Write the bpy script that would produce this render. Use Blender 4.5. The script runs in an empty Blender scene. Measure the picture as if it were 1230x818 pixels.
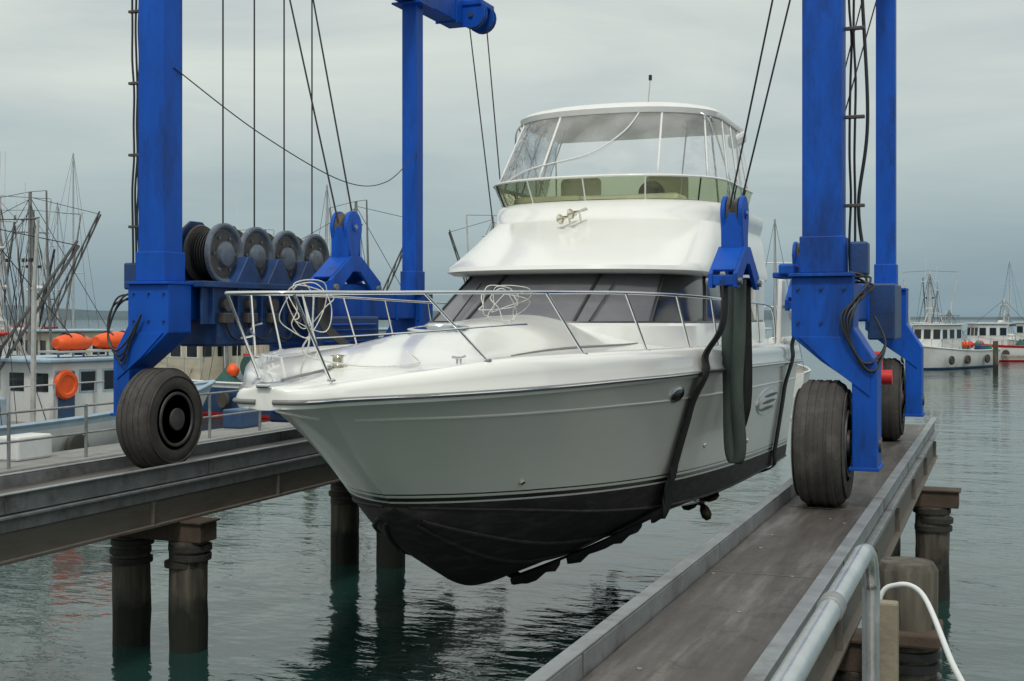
import bpy, bmesh, math, random
from mathutils import Vector, Matrix
R=random.Random(7)
sc=bpy.context.scene
COL=bpy.data.collections.new("harbour"); sc.collection.children.link(COL)

# ---------------------------------------------------------------- materials
def newmat(name):
    m=bpy.data.materials.new(name); m.use_nodes=True
    nt=m.node_tree; b=nt.nodes["Principled BSDF"]; return m,nt,b
def N(nt,t,**k):
    n=nt.nodes.new(t)
    for a,v in k.items(): setattr(n,a,v)
    return n
def pmat(name,col,rough=.5,metal=0,var=.15,scale=3,bump=0,bscale=30,coat=0,dirt=None,dirt_amt=.5,dscale=2.5,stretch=(1,1,1),spec=.5):
    m,nt,b=newmat(name)
    tc=N(nt,'ShaderNodeTexCoord'); mp=N(nt,'ShaderNodeMapping'); mp.inputs['Scale'].default_value=stretch
    nt.links.new(tc.outputs['Object'],mp.inputs[0])
    n=N(nt,'ShaderNodeTexNoise'); n.inputs['Scale'].default_value=scale; n.inputs['Detail'].default_value=8; n.inputs['Roughness'].default_value=.65
    nt.links.new(mp.outputs[0],n.inputs['Vector'])
    r=N(nt,'ShaderNodeValToRGB'); r.color_ramp.elements[0].position=.3; r.color_ramp.elements[1].position=.7
    a=[max(0,c*(1-var)) for c in col]; c2=[min(1,c*(1+var)) for c in col]
    r.color_ramp.elements[0].color=(*a,1); r.color_ramp.elements[1].color=(*c2,1)
    nt.links.new(n.outputs['Fac'],r.inputs[0]); out=r.outputs[0]
    if dirt:
        n2=N(nt,'ShaderNodeTexNoise'); n2.inputs['Scale'].default_value=dscale; n2.inputs['Detail'].default_value=10; n2.inputs['Roughness'].default_value=.75
        nt.links.new(mp.outputs[0],n2.inputs['Vector'])
        r2=N(nt,'ShaderNodeValToRGB'); r2.color_ramp.elements[0].position=.5; r2.color_ramp.elements[1].position=.68
        r2.color_ramp.elements[1].color=(dirt_amt,)*3+(1,)
        nt.links.new(n2.outputs['Fac'],r2.inputs[0])
        mx=N(nt,'ShaderNodeMix',data_type='RGBA'); mx.inputs[7].default_value=(*dirt,1)
        nt.links.new(r2.outputs[0],mx.inputs[0]); nt.links.new(out,mx.inputs[6]); out=mx.outputs[2]
    nt.links.new(out,b.inputs['Base Color'])
    b.inputs['Metallic'].default_value=metal; b.inputs['Specular IOR Level'].default_value=spec
    b.inputs['Coat Weight'].default_value=coat; b.inputs['Coat Roughness'].default_value=.08
    mr=N(nt,'ShaderNodeMapRange'); mr.inputs[3].default_value=max(.03,rough-.08); mr.inputs[4].default_value=min(1,rough+.1)
    nt.links.new(n.outputs['Fac'],mr.inputs[0]); nt.links.new(mr.outputs[0],b.inputs['Roughness'])
    if bump:
        n3=N(nt,'ShaderNodeTexNoise'); n3.inputs['Scale'].default_value=bscale; n3.inputs['Detail'].default_value=6
        nt.links.new(mp.outputs[0],n3.inputs['Vector'])
        bp=N(nt,'ShaderNodeBump'); bp.inputs['Strength'].default_value=bump; bp.inputs['Distance'].default_value=.02
        nt.links.new(n3.outputs['Fac'],bp.inputs['Height']); nt.links.new(bp.outputs[0],b.inputs['Normal'])
    return m

BLUE=pmat('blue_paint',(.004,.078,.43),.5,0,.22,2.2,.08,40,0,dirt=(.010,.025,.085),dirt_amt=.7,dscale=2.6,stretch=(1,1,.3),spec=.25)
BLUED=pmat('blue_machinery_paint',(.012,.05,.165),.5,0,.3,6,.1,40,dirt=(.02,.02,.025),dirt_amt=.8)
STEEL=pmat('galvanised_steel',(.26,.275,.285),.45,.4,.22,5,.05,60,dirt=(.10,.085,.07),dirt_amt=.8,dscale=1.8)
STAIN=pmat('stainless_steel',(.72,.73,.74),.18,1,.05,5)
PIPE=pmat('brushed_aluminium_pipe',(.60,.62,.63),.28,.9,.12,9,.05,60)
CHROME=pmat('chrome',(.7,.66,.55),.12,1,.03,5)
DARKM=pmat('drum_steel',(.085,.08,.075),.5,.3,.3,8,.1,40,dirt=(.10,.05,.025),dirt_amt=.6)
DRUMF=pmat('drum_flange_steel',(.12,.15,.19),.5,.2,.3,8,.1,40,dirt=(.05,.04,.03),dirt_amt=.8)
RIMM=pmat('wheel_rim_steel',(.07,.07,.07),.55,.2,.3,8,.1,40,dirt=(.12,.10,.08),dirt_amt=.6)
CABLE=pmat('wire_rope',(.03,.03,.032),.5,.4,.2,30)
RUBBER=pmat('tyre_rubber',(.05,.046,.042),.85,0,.25,5,.25,50,dirt=(.12,.108,.095),dirt_amt=.6,dscale=4)
HOSE=pmat('hose_rubber',(.015,.015,.017),.45,0,.2,9)
GEL=pmat('white_gelcoat',(.84,.84,.80),.2,0,.025,1.5,coat=.6)
BGLASS=pmat('dark_window_glass',(.012,.014,.016),.06,0,.3,2)
COVER=pmat('windscreen_sunshade_mesh',(.12,.12,.13),.4,0,.12,4,.1,150,coat=.3)
BLACKT=pmat('black_trim',(.02,.02,.02),.35,0,.2,8)
PILEB=pmat('pile_wrap_band',(.028,.026,.022),.7,0,.4,6,.4,30)
RUBR=pmat('rub_rail_grey',(.18,.18,.18),.4)
SLING=pmat('black_sling_webbing',(.022,.023,.022),.8,0,.3,8,.4,90)
SLING2=pmat('green_sling_webbing',(.075,.10,.088),.8,0,.3,5,.4,90,dirt=(.03,.04,.035),dirt_amt=.6,stretch=(1,1,.3))
ROPE=pmat('white_rope',(.72,.72,.68),.8,0,.15,30,.3,200)
CANVAS=pmat('white_canvas',(.76,.76,.74),.75,0,.06,4,.2,60)
SEAT=pmat('cream_vinyl',(.60,.60,.50),.5,0,.08,5)
PROPB=pmat('bronze_propeller',(.10,.08,.05),.4,.7,.3,8)
CONC=pmat('concrete',(.30,.29,.27),.85,0,.2,1.5,.3,25,dirt=(.14,.13,.12),dirt_amt=.6)
ORANGE=pmat('orange_plastic',(.80,.10,.012),.5,0,.12,5)
RED=pmat('red_paint',(.55,.02,.018),.5,0,.15,5)
WHITEP=pmat('white_boat_paint',(.66,.68,.67),.5,0,.1,3,.05,20,dirt=(.3,.22,.15),dirt_amt=.45,dscale=1.5,stretch=(1,1,.4))
PALEB=pmat('pale_blue_boat_paint',(.34,.46,.56),.5,0,.1,3,dirt=(.25,.2,.15),dirt_amt=.3)
NAVY=pmat('navy_boat_paint',(.03,.07,.16),.45,0,.2,3)
GREENP=pmat('green_boat_paint',(.03,.16,.13),.5,0,.2,3)
CREAM=pmat('cream_boat_paint',(.5,.46,.36),.55,0,.12,3)
DECKW=pmat('weathered_deck',(.27,.24,.2),.8,0,.25,4,.2,30)
GREYM=pmat('grey_mast_steel',(.20,.21,.21),.6,.1,.3,4,dirt=(.14,.08,.04),dirt_amt=.5)
WHITEM=pmat('white_mast_steel',(.55,.56,.54),.6,0,.2,4,dirt=(.2,.11,.06),dirt_amt=.5)
DARKMAST=pmat('dark_mast_steel',(.06,.06,.06),.6,0,.3,4)
ALU=pmat('aluminium_mast',(.5,.51,.52),.4,.6,.1,4)
NET=pmat('fishing_net',(.03,.10,.09),.95,0,.5,14,.8,60)
PONT=pmat('pontoon_concrete',(.24,.24,.23),.9,0,.2,2,.2,30)
POSTM=pmat('weathered_post',(.22,.19,.14),.7,.0,.2,8,.2,40)

def runway_mat():
    m,nt,b=newmat('runway_steel_plate')
    tc=N(nt,'ShaderNodeTexCoord'); mp=N(nt,'ShaderNodeMapping'); mp.inputs['Scale'].default_value=(3.2,.28,1)
    nt.links.new(tc.outputs['Object'],mp.inputs[0])
    n=N(nt,'ShaderNodeTexNoise'); n.inputs['Scale'].default_value=2.2; n.inputs['Detail'].default_value=10; n.inputs['Roughness'].default_value=.7
    nt.links.new(mp.outputs[0],n.inputs['Vector'])
    r=N(nt,'ShaderNodeValToRGB'); e=r.color_ramp.elements
    e[0].position=.30; e[0].color=(.045,.038,.032,1); e[1].position=.74; e[1].color=(.19,.18,.17,1)
    x=e.new(.52); x.color=(.083,.074,.066,1)
    nt.links.new(n.outputs['Fac'],r.inputs[0])
    n2=N(nt,'ShaderNodeTexNoise'); n2.inputs['Scale'].default_value=3.5; n2.inputs['Detail'].default_value=12; n2.inputs['Roughness'].default_value=.8
    nt.links.new(tc.outputs['Object'],n2.inputs['Vector'])
    r2=N(nt,'ShaderNodeValToRGB'); r2.color_ramp.elements[0].position=.54; r2.color_ramp.elements[1].position=.68; r2.color_ramp.elements[1].color=(.75,.75,.75,1)
    nt.links.new(n2.outputs['Fac'],r2.inputs[0])
    mx=N(nt,'ShaderNodeMix',data_type='RGBA'); mx.inputs[7].default_value=(.032,.027,.023,1)
    nt.links.new(r2.outputs[0],mx.inputs[0]); nt.links.new(r.outputs[0],mx.inputs[6]); nt.links.new(mx.outputs[2],b.inputs['Base Color'])
    mr=N(nt,'ShaderNodeMapRange'); mr.inputs[3].default_value=.3; mr.inputs[4].default_value=.75
    nt.links.new(n2.outputs['Fac'],mr.inputs[0]); nt.links.new(mr.outputs[0],b.inputs['Roughness'])
    b.inputs['Metallic'].default_value=.1
    bp=N(nt,'ShaderNodeBump'); bp.inputs['Strength'].default_value=.25; bp.inputs['Distance'].default_value=.02
    nt.links.new(n2.outputs['Fac'],bp.inputs['Height']); nt.links.new(bp.outputs[0],b.inputs['Normal'])
    return m
RUNWAY=runway_mat()
GIRD=pmat('weathered_girder',(.13,.118,.10),.6,.1,.28,1.3,.15,20,dirt=(.06,.042,.028),dirt_amt=.8,dscale=1.3,stretch=(1,.5,2))
CROSS=pmat('rusty_crosshead',(.075,.052,.037),.8,0,.35,4,.3,30)

def pile_mat():
    m,nt,b=newmat('timber_pile')
    tc=N(nt,'ShaderNodeTexCoord'); mp=N(nt,'ShaderNodeMapping'); mp.inputs['Scale'].default_value=(6,6,.8)
    nt.links.new(tc.outputs['Object'],mp.inputs[0])
    n=N(nt,'ShaderNodeTexNoise'); n.inputs['Scale'].default_value=2; n.inputs['Detail'].default_value=9
    nt.links.new(mp.outputs[0],n.inputs['Vector'])
    r=N(nt,'ShaderNodeValToRGB'); r.color_ramp.elements[0].color=(.035,.031,.024,1); r.color_ramp.elements[1].color=(.12,.108,.08,1)
    r.color_ramp.elements[0].position=.3; r.color_ramp.elements[1].position=.7
    nt.links.new(n.outputs['Fac'],r.inputs[0])
    sp=N(nt,'ShaderNodeSeparateXYZ'); nt.links.new(tc.outputs['Object'],sp.inputs[0])
    n2=N(nt,'ShaderNodeTexNoise'); n2.inputs['Scale'].default_value=5; n2.inputs['Detail'].default_value=6
    nt.links.new(tc.outputs['Object'],n2.inputs['Vector'])
    ad=N(nt,'ShaderNodeMath',operation='MULTIPLY_ADD'); ad.inputs[1].default_value=.6; nt.links.new(n2.outputs['Fac'],ad.inputs[0]); nt.links.new(sp.outputs['Z'],ad.inputs[2])
    mr=N(nt,'ShaderNodeMapRange'); mr.inputs[1].default_value=.7; mr.inputs[2].default_value=.95
    nt.links.new(ad.outputs[0],mr.inputs[0])
    mx=N(nt,'ShaderNodeMix',data_type='RGBA'); mx.inputs[6].default_value=(.012,.014,.009,1)
    nt.links.new(mr.outputs[0],mx.inputs[0]); nt.links.new(r.outputs[0],mx.inputs[7]); nt.links.new(mx.outputs[2],b.inputs['Base Color'])
    b.inputs['Roughness'].default_value=.75
    bp=N(nt,'ShaderNodeBump'); bp.inputs['Strength'].default_value=.8; bp.inputs['Distance'].default_value=.04
    nt.links.new(n.outputs['Fac'],bp.inputs['Height']); nt.links.new(bp.outputs[0],b.inputs['Normal'])
    return m
PILE=pile_mat()

def hull_mat():
    m,nt,b=newmat('yacht_hull_paint')
    tc=N(nt,'ShaderNodeTexCoord'); sp=N(nt,'ShaderNodeSeparateXYZ'); nt.links.new(tc.outputs['Object'],sp.inputs[0])
    ma=N(nt,'ShaderNodeMath',operation='MULTIPLY_ADD'); ma.inputs[1].default_value=.034; ma.inputs[2].default_value=-2.31
    nt.links.new(sp.outputs['Y'],ma.inputs[0])
    ad=N(nt,'ShaderNodeMath',operation='ADD'); nt.links.new(ma.outputs[0],ad.inputs[0]); nt.links.new(sp.outputs['Z'],ad.inputs[1])
    mr=N(nt,'ShaderNodeMapRange'); mr.inputs[1].default_value=-.1; mr.inputs[2].default_value=.1; nt.links.new(ad.outputs[0],mr.inputs[0])
    r=N(nt,'ShaderNodeValToRGB'); r.color_ramp.interpolation='CONSTANT'; e=r.color_ramp.elements
    W=(.81,.785,.725,1); Bk=(.026,.02,.022,1)
    e[0].position=0; e[0].color=Bk; e[1].position=.34; e[1].color=W
    for p,c in ((.43,(.03,.02,.02,1)),(.62,W),(.74,(.06,.035,.03,1)),(.81,W)):
        x=e.new(p); x.color=c
    nt.links.new(mr.outputs[0],r.inputs[0])
    mp=N(nt,'ShaderNodeMapping'); mp.inputs['Scale'].default_value=(1.5,1.5,6); nt.links.new(tc.outputs['Object'],mp.inputs[0])
    n=N(nt,'ShaderNodeTexNoise'); n.inputs['Scale'].default_value=2.5; n.inputs['Detail'].default_value=12; n.inputs['Roughness'].default_value=.75
    nt.links.new(mp.outputs[0],n.inputs['Vector'])
    gt=N(nt,'ShaderNodeMath',operation='GREATER_THAN'); gt.inputs[1].default_value=-.033; nt.links.new(ad.outputs[0],gt.inputs[0])
    r2=N(nt,'ShaderNodeValToRGB'); r2.color_ramp.elements[0].position=.48; r2.color_ramp.elements[1].position=.74; r2.color_ramp.elements[1].color=(.30,.30,.30,1)
    nt.links.new(n.outputs['Fac'],r2.inputs[0])
    iv=N(nt,'ShaderNodeMapRange'); iv.inputs[3].default_value=1; iv.inputs[4].default_value=.12; nt.links.new(gt.outputs[0],iv.inputs[0])
    ml=N(nt,'ShaderNodeMath',operation='MULTIPLY'); nt.links.new(r2.outputs[0],ml.inputs[0]); nt.links.new(iv.outputs[0],ml.inputs[1])
    mx=N(nt,'ShaderNodeMix',data_type='RGBA'); mx.inputs[7].default_value=(.22,.20,.19,1)
    nt.links.new(ml.outputs[0],mx.inputs[0]); nt.links.new(r.outputs[0],mx.inputs[6]); nt.links.new(mx.outputs[2],b.inputs['Base Color'])
    m2=N(nt,'ShaderNodeMapRange'); m2.inputs[3].default_value=.6; m2.inputs[4].default_value=.25; nt.links.new(gt.outputs[0],m2.inputs[0])
    nt.links.new(m2.outputs[0],b.inputs['Roughness'])
    m3=N(nt,'ShaderNodeMath',operation='MULTIPLY'); m3.inputs[1].default_value=.4; nt.links.new(gt.outputs[0],m3.inputs[0]); nt.links.new(m3.outputs[0],b.inputs['Coat Weight'])
    return m
HULL=hull_mat()

def vinyl(name,tint,op,rough=.1):
    m=bpy.data.materials.new(name); m.use_nodes=True; nt=m.node_tree; nt.nodes.clear()
    o=N(nt,'ShaderNodeOutputMaterial'); t=N(nt,'ShaderNodeBsdfTransparent'); t.inputs[0].default_value=(*tint,1)
    g=N(nt,'ShaderNodeBsdfGlossy'); g.inputs['Roughness'].default_value=rough; g.inputs[0].default_value=(.9,.9,.9,1)
    d=N(nt,'ShaderNodeBsdfDiffuse'); d.inputs[0].default_value=(.75*tint[0],.75*tint[1],.75*tint[2],1)
    m1=N(nt,'ShaderNodeMixShader'); nt.links.new(t.outputs[0],m1.inputs[1]); nt.links.new(d.outputs[0],m1.inputs[2])
    lw=N(nt,'ShaderNodeFresnel'); lw.inputs[0].default_value=1.45
    tc=N(nt,'ShaderNodeTexCoord'); n=N(nt,'ShaderNodeTexNoise'); n.inputs['Scale'].default_value=2.2; n.inputs['Detail'].default_value=3; nt.links.new(tc.outputs['Object'],n.inputs['Vector'])
    mr=N(nt,'ShaderNodeMapRange'); mr.inputs[1].default_value=.35; mr.inputs[2].default_value=.7; mr.inputs[3].default_value=op*.5; mr.inputs[4].default_value=op*1.9
    nt.links.new(n.outputs['Fac'],mr.inputs[0]); nt.links.new(mr.outputs[0],m1.inputs[0])
    bp=N(nt,'ShaderNodeBump'); bp.inputs['Strength'].default_value=.7; bp.inputs['Distance'].default_value=.08; nt.links.new(n.outputs['Fac'],bp.inputs['Height'])
    nt.links.new(bp.outputs[0],g.inputs['Normal']); nt.links.new(bp.outputs[0],lw.inputs['Normal'])
    m2=N(nt,'ShaderNodeMixShader'); nt.links.new(lw.outputs[0],m2.inputs[0]); nt.links.new(m1.outputs[0],m2.inputs[1]); nt.links.new(g.outputs[0],m2.inputs[2])
    nt.links.new(m2.outputs[0],o.inputs[0]); return m
VINYL=vinyl('clear_vinyl',(.94,.95,.95),.19)
TINT=vinyl('smoked_acrylic',(.62,.66,.42),.12,.05)

def water_mat():
    m,nt,b=newmat('harbour_water')
    b.inputs['Base Color'].default_value=(.014,.044,.038,1); b.inputs['Roughness'].default_value=.03; b.inputs['IOR'].default_value=1.62
    tc=N(nt,'ShaderNodeTexCoord')
    def nz(scale,st,det,rot):
        mp=N(nt,'ShaderNodeMapping'); mp.inputs['Scale'].default_value=st; mp.inputs['Rotation'].default_value=(0,0,rot); nt.links.new(tc.outputs['Object'],mp.inputs[0])
        n=N(nt,'ShaderNodeTexNoise'); n.inputs['Scale'].default_value=scale; n.inputs['Detail'].default_value=det; n.inputs['Distortion'].default_value=.5; nt.links.new(mp.outputs[0],n.inputs['Vector']); return n
    a=nz(.6,(1,1.6,1),2,.36); c=nz(3.2,(1,2.0,1),3,.2); d=nz(.12,(1,1,1),3,0)
    m1=N(nt,'ShaderNodeMath',operation='MULTIPLY_ADD'); m1.inputs[1].default_value=.2; nt.links.new(c.outputs['Fac'],m1.inputs[0]); nt.links.new(a.outputs['Fac'],m1.inputs[2])
    bp=N(nt,'ShaderNodeBump'); bp.inputs['Distance'].default_value=.08; nt.links.new(m1.outputs[0],bp.inputs['Height'])
    mr=N(nt,'ShaderNodeMapRange'); mr.inputs[1].default_value=.35; mr.inputs[2].default_value=.65; mr.inputs[3].default_value=.3; mr.inputs[4].default_value=1
    nt.links.new(d.outputs['Fac'],mr.inputs[0]); nt.links.new(mr.outputs[0],bp.inputs['Strength'])
    nt.links.new(bp.outputs[0],b.inputs['Normal'])
    return m
WATER=water_mat()

# ---------------------------------------------------------------- geometry helpers
def root(name,loc=(0,0,0),rotz=0):
    e=bpy.data.objects.new(name,None); COL.objects.link(e); e.location=loc; e.rotation_euler=(0,0,rotz); e.empty_display_size=.5; return e
def mesh(name,verts,faces,mats,parent=None,smooth=True,sharp=35,bevel=0,mi=None,recalc=True):
    me=bpy.data.meshes.new(name); me.from_pydata([tuple(v) for v in verts],[],faces)
    if not isinstance(mats,(list,tuple)): mats=[mats]
    for m in mats: me.materials.append(m)
    if mi:
        for p,i in zip(me.polygons,mi): p.material_index=i
    if recalc:
        bm=bmesh.new(); bm.from_mesh(me); bmesh.ops.recalc_face_normals(bm,faces=bm.faces); bm.to_mesh(me); bm.free()
    if smooth:
        for p in me.polygons: p.use_smooth=True
        me.set_sharp_from_angle(angle=math.radians(sharp))
    o=bpy.data.objects.new(name,me); COL.objects.link(o)
    if parent: o.parent=parent
    if bevel:
        b=o.modifiers.new('b','BEVEL'); b.width=bevel; b.segments=2; b.limit_method='ANGLE'
    return o
def box(name,c,s,mat,parent=None,bevel=.01,rot=None):
    hx,hy,hz=s[0]/2,s[1]/2,s[2]/2
    v=[Vector((x,y,z)) for x in(-hx,hx) for y in(-hy,hy) for z in(-hz,hz)]
    if rot:
        M=Matrix.Rotation(rot[2],3,'Z')@Matrix.Rotation(rot[1],3,'Y')@Matrix.Rotation(rot[0],3,'X'); v=[M@p for p in v]
    v=[p+Vector(c) for p in v]
    f=[(0,1,3,2),(4,6,7,5),(0,4,5,1),(2,3,7,6),(0,2,6,4),(1,5,7,3)]
    return mesh(name,v,f,mat,parent,False,bevel=bevel)
def prism(name,poly,axis,a0,a1,mat,parent=None,bevel=.008):
    n=len(poly); v=[]
    for a in(a0,a1):
        for p,q in poly:
            v.append({'x':(a,p,q),'y':(p,a,q),'z':(p,q,a)}[axis])
    f=[tuple(range(n)),tuple(range(2*n-1,n-1,-1))]+[(i,(i+1)%n,n+(i+1)%n,n+i) for i in range(n)]
    return mesh(name,v,f,mat,parent,False,bevel=bevel)
def frame(d):
    d=d.normalized(); u=Vector((0,0,1)) if abs(d.z)<.9 else Vector((1,0,0))
    a=d.cross(u).normalized(); return a,a.cross(d).normalized()
def tube(name,pts,r,mat,parent=None,seg=8,closed=False):
    pts=[Vector(p) for p in pts]; n=len(pts); rs=r if isinstance(r,(list,tuple)) else [r]*n
    v=[];f=[]; a=None
    for i,p in enumerate(pts):
        if closed: d=pts[(i+1)%n]-pts[i-1]
        else: d=pts[min(i+1,n-1)]-pts[max(i-1,0)]
        if d.length<1e-9: d=Vector((0,0,1))
        d.normalize()
        if a is None: a,b=frame(d)
        else:
            a=a-d*a.dot(d)
            if a.length<1e-4: a,b=frame(d)
            a.normalize(); b=a.cross(d)
        for k in range(seg):
            t=2*math.pi*k/seg; v.append(p+(a*math.cos(t)+b*math.sin(t))*rs[i])
    m=n if closed else n-1
    for i in range(m):
        j=(i+1)%n
        for k in range(seg):
            l=(k+1)%seg; f.append((i*seg+k,i*seg+l,j*seg+l,j*seg+k))
    if not closed: f+=[tuple(range(seg)),tuple(range((n-1)*seg,n*seg))]
    return mesh(name,v,f,mat,parent,True,50)
def cyl(name,p0,p1,r,mat,parent=None,seg=20,r1=None):
    return tube(name,[p0,p1],[r,r if r1 is None else r1],mat,parent,seg)
def cr(pts,n,closed=False):
    P=[Vector(p) for p in pts]; m=len(P); out=[]; L=m if closed else m-1
    for i in range(n):
        t=i/(n if closed else n-1)*L; k=min(int(t),L-1); t-=k
        if closed: p0,p1,p2,p3=P[k-1],P[k%m],P[(k+1)%m],P[(k+2)%m]
        else: p0,p1,p2,p3=P[max(k-1,0)],P[k],P[k+1],P[min(k+2,m-1)]
        out.append(.5*((2*p1)+(-p0+p2)*t+(2*p0-5*p1+4*p2-p3)*t*t+(-p0+3*p1-3*p2+p3)*t**3))
    return out
def grid(name,rows,mats,parent=None,closed_u=False,caps=(False,False),mfn=None,sharp=35,smooth=True):
    n=len(rows); m=len(rows[0]); v=[p for r in rows for p in r]; f=[];mi=[]
    for i in range(n-1):
        for k in range(m if closed_u else m-1):
            l=(k+1)%m; f.append((i*m+k,i*m+l,(i+1)*m+l,(i+1)*m+k)); mi.append(mfn(i,k) if mfn else 0)
    if caps[0]: f.append(tuple(range(m))); mi.append(0)
    if caps[1]: f.append(tuple(range((n-1)*m,n*m))); mi.append(0)
    return mesh(name,v,f,mats,parent,smooth,sharp,mi=mi)
def lathe(name,prof,c,axis,mat,parent=None,seg=40,sharp=40):
    rows=[]
    c=Vector(c); ax=Vector(axis).normalized(); a,b=frame(ax)
    for r,h in prof: rows.append([c+ax*h+(a*math.cos(2*math.pi*k/seg)+b*math.sin(2*math.pi*k/seg))*r for k in range(seg)])
    return grid(name,rows,mat,parent,True,(True,True),sharp=sharp)
def strap(name,pts,wdir,w,mat,parent,th=.014):
    wd=Vector(wdir).normalized()*w/2
    rows=[[Vector(p)-wd,Vector(p),Vector(p)+wd] for p in pts]
    o=grid(name,rows,mat,parent); s=o.modifiers.new('s','SOLIDIFY'); s.thickness=th; s.offset=0; return o

# ---------------------------------------------------------------- camera + light
cam=bpy.data.cameras.new('camera'); co=bpy.data.objects.new('camera',cam); sc.collection.objects.link(co)
A=math.radians(21.5)
co.location=(0,0,3.6); co.rotation_euler=(math.pi/2,0,A)
cam.sensor_width=36; cam.lens=36*1500/1230; cam.shift_y=-29/1230; cam.clip_end=12000; cam.clip_start=.05
sc.camera=co
sc.view_settings.view_transform='Standard'; sc.view_settings.look='None'; sc.view_settings.exposure=0
w=bpy.data.worlds.new("World"); sc.world=w; w.use_nodes=True; nt=w.node_tree; bg=nt.nodes['Background']
sk=N(nt,'ShaderNodeTexSky'); sk.sky_type='NISHITA'; sk.sun_disc=False
EL,AZ=math.radians(55),math.radians(165)
sk.sun_elevation=EL; sk.sun_rotation=AZ
tc=N(nt,'ShaderNodeTexCoord'); sp=N(nt,'ShaderNodeSeparateXYZ'); nt.links.new(tc.outputs['Generated'],sp.inputs[0])
rp=N(nt,'ShaderNodeValToRGB'); e=rp.color_ramp.elements
e[0].position=0; e[0].color=(.23,.325,.375,1); e[1].position=1; e[1].color=(1.0,1.02,.97,1)
for p,c in ((.03,(.27,.365,.41,1)),(.08,(.40,.485,.50,1)),(.16,(.57,.63,.61,1)),(.25,(.68,.72,.675,1)),(.45,(.84,.87,.82,1))):
    x=e.new(p); x.color=c
nt.links.new(sp.outputs['Z'],rp.inputs[0])
mp=N(nt,'ShaderNodeMapping'); mp.inputs['Scale'].default_value=(1.3,1.3,6.5); nt.links.new(tc.outputs['Generated'],mp.inputs[0])
nz=N(nt,'ShaderNodeTexNoise'); nz.inputs['Scale'].default_value=2.0; nz.inputs['Detail'].default_value=8; nz.inputs['Roughness'].default_value=.55; nz.inputs['Distortion'].default_value=.4
nt.links.new(mp.outputs[0],nz.inputs['Vector'])
r3=N(nt,'ShaderNodeValToRGB'); r3.color_ramp.elements[0].position=.3; r3.color_ramp.elements[0].color=(.80,.85,.89,1); r3.color_ramp.elements[1].position=.7; r3.color_ramp.elements[1].color=(1.16,1.14,1.10,1)
nt.links.new(nz.outputs['Fac'],r3.inputs[0])
mu=N(nt,'ShaderNodeMix',data_type='RGBA',blend_type='MULTIPLY'); mu.inputs[0].default_value=1
nt.links.new(rp.outputs[0],mu.inputs[6]); nt.links.new(r3.outputs[0],mu.inputs[7])
# cloud radiance expressed in the sky texture's own units, then everything at strength 0.1
sca=N(nt,'ShaderNodeVectorMath',operation='SCALE'); sca.inputs['Scale'].default_value=10; nt.links.new(mu.outputs[2],sca.inputs[0])
mx=N(nt,'ShaderNodeMix',data_type='RGBA'); mx.inputs[0].default_value=.94
nt.links.new(sk.outputs[0],mx.inputs[6]); nt.links.new(sca.outputs[0],mx.inputs[7]); nt.links.new(mx.outputs[2],bg.inputs[0]); bg.inputs[1].default_value=.1
sl=bpy.data.lights.new('sun','SUN'); so=bpy.data.objects.new('sun',sl); sc.collection.objects.link(so)
sl.energy=1.5; sl.angle=math.radians(10); sl.color=(1,.96,.89)
sd=Vector((math.sin(AZ)*math.cos(EL),math.cos(AZ)*math.cos(EL),math.sin(EL)))   # towards the sun
so.rotation_euler=sd.to_track_quat('Z','Y').to_euler(); so.location=(0,0,30)

# ---------------------------------------------------------------- water, far shore
mesh('water',[(-6000,-6000,0),(6000,-6000,0),(6000,6000,0),(-6000,6000,0)],[(0,1,2,3)],WATER,None,False)
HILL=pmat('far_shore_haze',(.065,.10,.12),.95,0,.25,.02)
rows=[[],[],[]]
n=360
for i in range(n+1):
    a=2*math.pi*i/n; rr=1500
    h=8+6*math.sin(a*3+1)+4*math.sin(a*11)+2.5*math.sin(a*29+2)+R.random()*2.5
    h=max(3,h)
    rows[0].append((rr*math.cos(a),rr*math.sin(a),-1)); rows[1].append((rr*1.02*math.cos(a),rr*1.02*math.sin(a),h*.7)); rows[2].append((rr*1.08*math.cos(a),rr*1.08*math.sin(a),h))
for k in range(3): rows[k][-1]=rows[k][0]
grid('far_shore_hills',rows,HILL)

# quay behind the camera
box('quay',(-5,-32,.2),(60,60,3.4),CONC,None,.03)
wk=root('walkway',(.45,.6,0))
box('deck',(0,0,1.82),(1.7,5.2,.15),CONC,wk)
for x in(-.7,.7):
    for y in(-2,2): cyl('pile',(x,y,-3),(x,y,1.74),.14,PILE,wk)

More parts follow.
